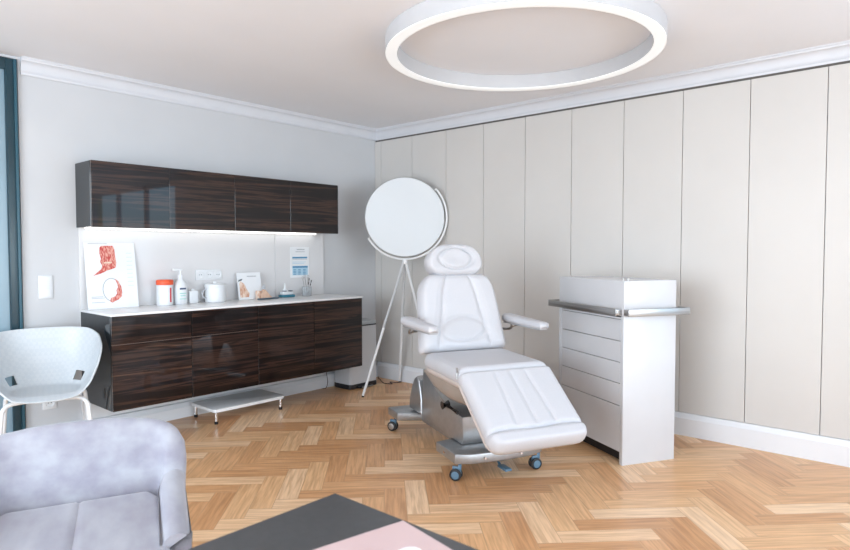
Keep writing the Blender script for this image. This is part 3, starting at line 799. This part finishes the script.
# ------------------------------------------------------------------ white shell chair
fwd = Vector((-.30, -.954, 0)).normalized()
sc = thing('shell_chair', 'white plastic shell armchair with tubular legs by the dark door frame', 'chair', (-3.275, -.42, 0), atan2(fwd.y, fwd.x))
def rim_h(th):          # th 0 = front, pi = back
    c_ = cos(th)
    pts = [(-1, .824), (-.7, .818), (-.3, .785), (.0, .735), (.3, .68), (.55, .60), (.75, .51), (.9, .455), (1, .440)]
    for (c0, h0), (c1, h1) in zip(pts, pts[1:]):
        if c_ <= c1: 
            t = (c_ - c0) / (c1 - c0); t = t * t * (3 - 2 * t) * .35 + t * .65; return h0 + (h1 - h0) * t
    return .44
bm = new(); nr, nt_ = 26, 96; grid = []
for i in range(nr + 1):
    r = i / nr; row = []
    for k in range(nt_):
        th = 2 * pi * k / nt_; c_, s__ = cos(th), sin(th)
        A = .265 if c_ > 0 else .285; B = .310
        rx = math.copysign(abs(c_) ** .8, c_) * A; ry = math.copysign(abs(s__) ** .8, s__) * B
        sx = .24 if c_ > 0 else .185; bx = math.copysign(abs(c_) ** .8, c_) * sx; by = math.copysign(abs(s__) ** .8, s__) * .245
        hh = rim_h(th)
        if r < .4: x, y = bx * r / .5, by * r / .5; z = .450 + .012 * (r / .4) ** 2
        else:
            t = (r - .4) / .6; ang = t * pi / 2
            lift = (1 - cos(ang)) * .35 + t * .65 if hh > .47 else t
            outw = sin(ang) * .65 + t * .35
            x = bx * .8 + (rx - bx * .8) * outw; y = by * .8 + (ry - by * .8) * outw; z = .462 + (hh - .462) * lift
        row.append(bm.verts.new((x + .0, y, z)) if not (i == 0 and k > 0) else row[0])
    grid.append(row)
for i in range(nr):
    for k in range(nt_):
        k2 = (k + 1) % nt_
        th = 2 * pi * (k + .5) / nt_; r = (i + .5) / nr
        d = abs(abs(((th + pi) % (2 * pi)) - pi) - radians(126))
        if .46 < r < .56 and d < radians(11): continue
        if i == 0: bm.faces.new((grid[0][0], grid[1][k], grid[1][k2]))
        else: bm.faces.new((grid[i][k], grid[i + 1][k], grid[i + 1][k2], grid[i][k2]))
o = obj('seat_shell', bm, M['shell'], sc)
md = o.modifiers.new('thickness', 'SOLIDIFY'); md.thickness = .010; md.offset = 0
md = o.modifiers.new('soft', 'BEVEL'); md.width = .003; md.segments = 2; md.limit_method = 'ANGLE'; md.angle_limit = radians(60)
bm = new(); tube(bm, [v.co.copy() for v in []] or [Vector((0, 0, 0)), Vector((0, 0, .001))], .001, 4); bm.free()
for sx in (1, -1):
    for sy in (1, -1):
        ax = .20 if sx > 0 else -.19
        bm = new(); tube(bm, smooth_path([(ax * .75, sy * .02, .432), (ax * .78, sy * .12, .432), (ax * .85, sy * .185, .425), (ax * .98, sy * .216, .395), (ax * 1.05, sy * .224, .34), (ax * 1.15, sy * .238, .16), (ax * 1.25, sy * .248, .006)], 6), .0130, 12)
        lg = obj('leg', bm, M['whitemetal'], sc)
        bm = new(); tube(bm, [(ax * 1.252, sy * .248, 0), (ax * 1.252, sy * .248, .005)], .012, 12); obj('foot_cap', bm, M['whiteplas'], lg)
        bm = new(); box(bm, ax * .75 - .014, sy * .09 - .014, .42, ax * .75 + .014, sy * .09 + .014, .446, .003); obj('mounting_block', bm, M['black'], sc)

# ------------------------------------------------------------------ velvet armchair
vf = Vector((-.38, -.925, 0)).normalized()
vc = thing('velvet_armchair', 'lilac-grey velvet tub armchair in the foreground beside the charcoal table', 'armchair', (-3.91, -2.74, 0), atan2(vf.y, vf.x))
# U path in local (a forward, b side)
def upath(t):
    """t -1..1 ; returns (pos a,b), outward normal, top z"""
    s = abs(t); sg_ = 1 if t >= 0 else -1
    ARM, CR, BK = .46, .060, .228     # arm length, corner arc radius, half straight back
    Ltot = BK + CR * pi / 2 + ARM; l = s * Ltot
    if l < BK: a, b_, n = -.27, l, (-1, 0)
    elif l < BK + CR * pi / 2:
        q = (l - BK) / CR; a, b_, n = -.27 + CR - CR * cos(q), BK + CR * sin(q), (-cos(q), sin(q))
    else: a, b_, n = -.27 + CR + (l - BK - CR * pi / 2), BK + CR - .02 * ((l - BK - CR * pi / 2) / ARM), (0, 1)
    # height
    c0, c1 = .24, .41
    if s < c0: z = .742 - .012 * (s / c0) ** 3
    elif s < c1:
        q = (s - c0) / (c1 - c0); z = .570 + .160 * sqrt(max(0, 1 - q ** 2.4))
    else: z = .570 - .035 * (s - c1) / (1 - c1)
    return a, b_ * sg_, n[0], n[1] * sg_, z
bm = new(); NS = 90; secs = []
for k in range(NS + 1):
    t = -1 + 2 * k / NS
    a, b_, na, nb, zt_ = upath(t)
    s = abs(t); th = .032 + .010 * min(1, max(0, (s - .25) / .2)); lean_ = .07 if s < .25 else max(.015, .07 - .055 * (s - .25) / .25)
    endr = 1
    zb_ = .36; sec = []
    inner = [(-th, .36), (-th * 1.05, .44), (-th * 1.05, .52), (-th, zt_ - .05), (-th * .75, zt_ - .016), (-th * .35, zt_ - .003), (th * .1, zt_), (th * .55, zt_ - .006), (th * .9, zt_ - .022), (th, zt_ - .05), (th, .52), (th * .9, .42), (th * .6, .36)]
    for off, z in inner:
        o_ = off + lean_ * (z - .45) / .3 - .01
        sec.append(bm.verts.new((a + na * o_, b_ + nb * o_, z)))
    secs.append(sec)
for A, B in zip(secs, secs[1:]):
    m_ = len(A)
    for q in range(m_): bm.faces.new((A[q], A[(q + 1) % m_], B[(q + 1) % m_], B[q]))
bm.faces.new(secs[0][::-1]); bm.faces.new(secs[-1])
o = obj('tub_back', bm, M['velvet'], vc, angle=60)
md = o.modifiers.new('soft', 'BEVEL'); md.width = .02; md.segments = 3; md.limit_method = 'ANGLE'; md.angle_limit = radians(60)
# seat cushion
def vg(u, v): return -.005 * sm(u, .010) - .006 * sm(v - .04, .03)
bm = new(); pad(bm, (-.245, 0, .44), (0, 1, 0), (1, 0, 0), (0, 0, 1), lambda v: corner(v, .25, .12, .255, .262, .09, .05), .56, .15, groove=vg, back=.55, nu=64, nl=40, rend=.07)
obj('seat_cushion', bm, M['velvet'], vc)
bm = new(); prism(bm, [(-.20, -.22), (.27, -.24), (.27, .24), (-.20, .22)], 2, .30, .375, .02); obj('seat_base', bm, M['velvet'], vc)
for sx in (-1, 1):
    for sy in (-1, 1):
        bm = new(); tube(bm, [(sx * .2, sy * .2, .31), (sx * .245 + .01, sy * .25, 0)], .014, 12, rad=[.016, .010]); obj('leg', bm, M['black'], vc)

# ------------------------------------------------------------------ table and papers
tb = thing('table', 'charcoal grey table top with a sharp corner at the bottom of the picture', 'table', (-4.35, -4.03, 0))
bm = new(); box(bm, -.80, -.45, .722, .734, .45, .740, .0015); obj('table_top', bm, M['tabletop'], tb)
for sx in (-.74, .67):
    for sy in (-.39, .39):
        bm = new(); box(bm, sx - .03, sy - .03, 0, sx + .03, sy + .03, .7215, .003); obj('leg', bm, M['black'], tb)
fd = thing('pink_folder', 'pale pink folder lying on the charcoal table', 'folder', (-3.625, -3.815, .7405), radians(-11) )
bm = new(); box(bm, -.24, -.36, 0, 0, 0, .004, .001, 1); obj('folder_cover', bm, M['pink'], fd)
lg_pts = [(-.075 + .026 * cos(a), -.125 + .022 * sin(a)) for a in [2 * pi * k / 24 for k in range(24)]]
bm = new(); prism(bm, lg_pts, 2, .0041, .0046); obj('white_emblem', bm, M['paper'], fd)
bm = new(); box(bm, -.225, -.345, -.0002 + .0, -.01, -.01, .0001); bm.free()

# ------------------------------------------------------------------ lights
def area(name, loc, rot, sx, sy, power, col):
    l = bpy.data.lights.new(name, 'AREA'); l.shape = 'RECTANGLE'; l.size = sx; l.size_y = sy; l.energy = power; l.color = col
    o = bpy.data.objects.new(name, l); COL.objects.link(o); o.location = loc; o.rotation_euler = rot; return o
area('daylight_front', (-3.05, YB - .16, 1.37), (radians(112), 0, 0), 5.0, 2.1, 290, (.80, .90, 1.0))
area('daylight_side', (.18, -6.57, 1.42), (radians(90), 0, radians(90)), 3.2, 1.9, 70, (.42, .70, 1.0))
area('daylight_left', (XL - .16, -3.2, 1.40), (radians(105), 0, radians(-90)), 3.2, 2.0, 290, (.78, .89, 1.0))
w = bpy.data.worlds.new('World'); S.world = w; w.use_nodes = True
nt = w.node_tree; bg = nt.nodes['Background']; sky = nt.nodes.new('ShaderNodeTexSky'); sky.sky_type = 'HOSEK_WILKIE' if False else 'NISHITA'
sky.sun_disc = False; sky.sun_elevation = radians(35)
nt.links.new(sky.outputs[0], bg.inputs[0]); bg.inputs[1].default_value = .25

# ------------------------------------------------------------------ camera
F = 618.0; YAW = radians(41.4); P = atan(23.5 / F)
cam = bpy.data.cameras.new('Camera'); co = bpy.data.objects.new('Camera', cam); COL.objects.link(co)
cam.sensor_fit = 'HORIZONTAL'; cam.sensor_width = 36; cam.lens = F / 850 * 36
co.location = (-4.58, -4.72, 1.325)
co.rotation_euler = (radians(90) - P, 0, YAW - radians(90))
cam.clip_start = .05
cam.dof.use_dof = True; cam.dof.focus_distance = 4.2; cam.dof.aperture_fstop = 4.5
S.camera = co
vs = S.view_settings; vs.view_transform = 'Standard'; vs.look = 'None'; vs.gamma = 1; vs.exposure = -.30; vs.use_curve_mapping = False
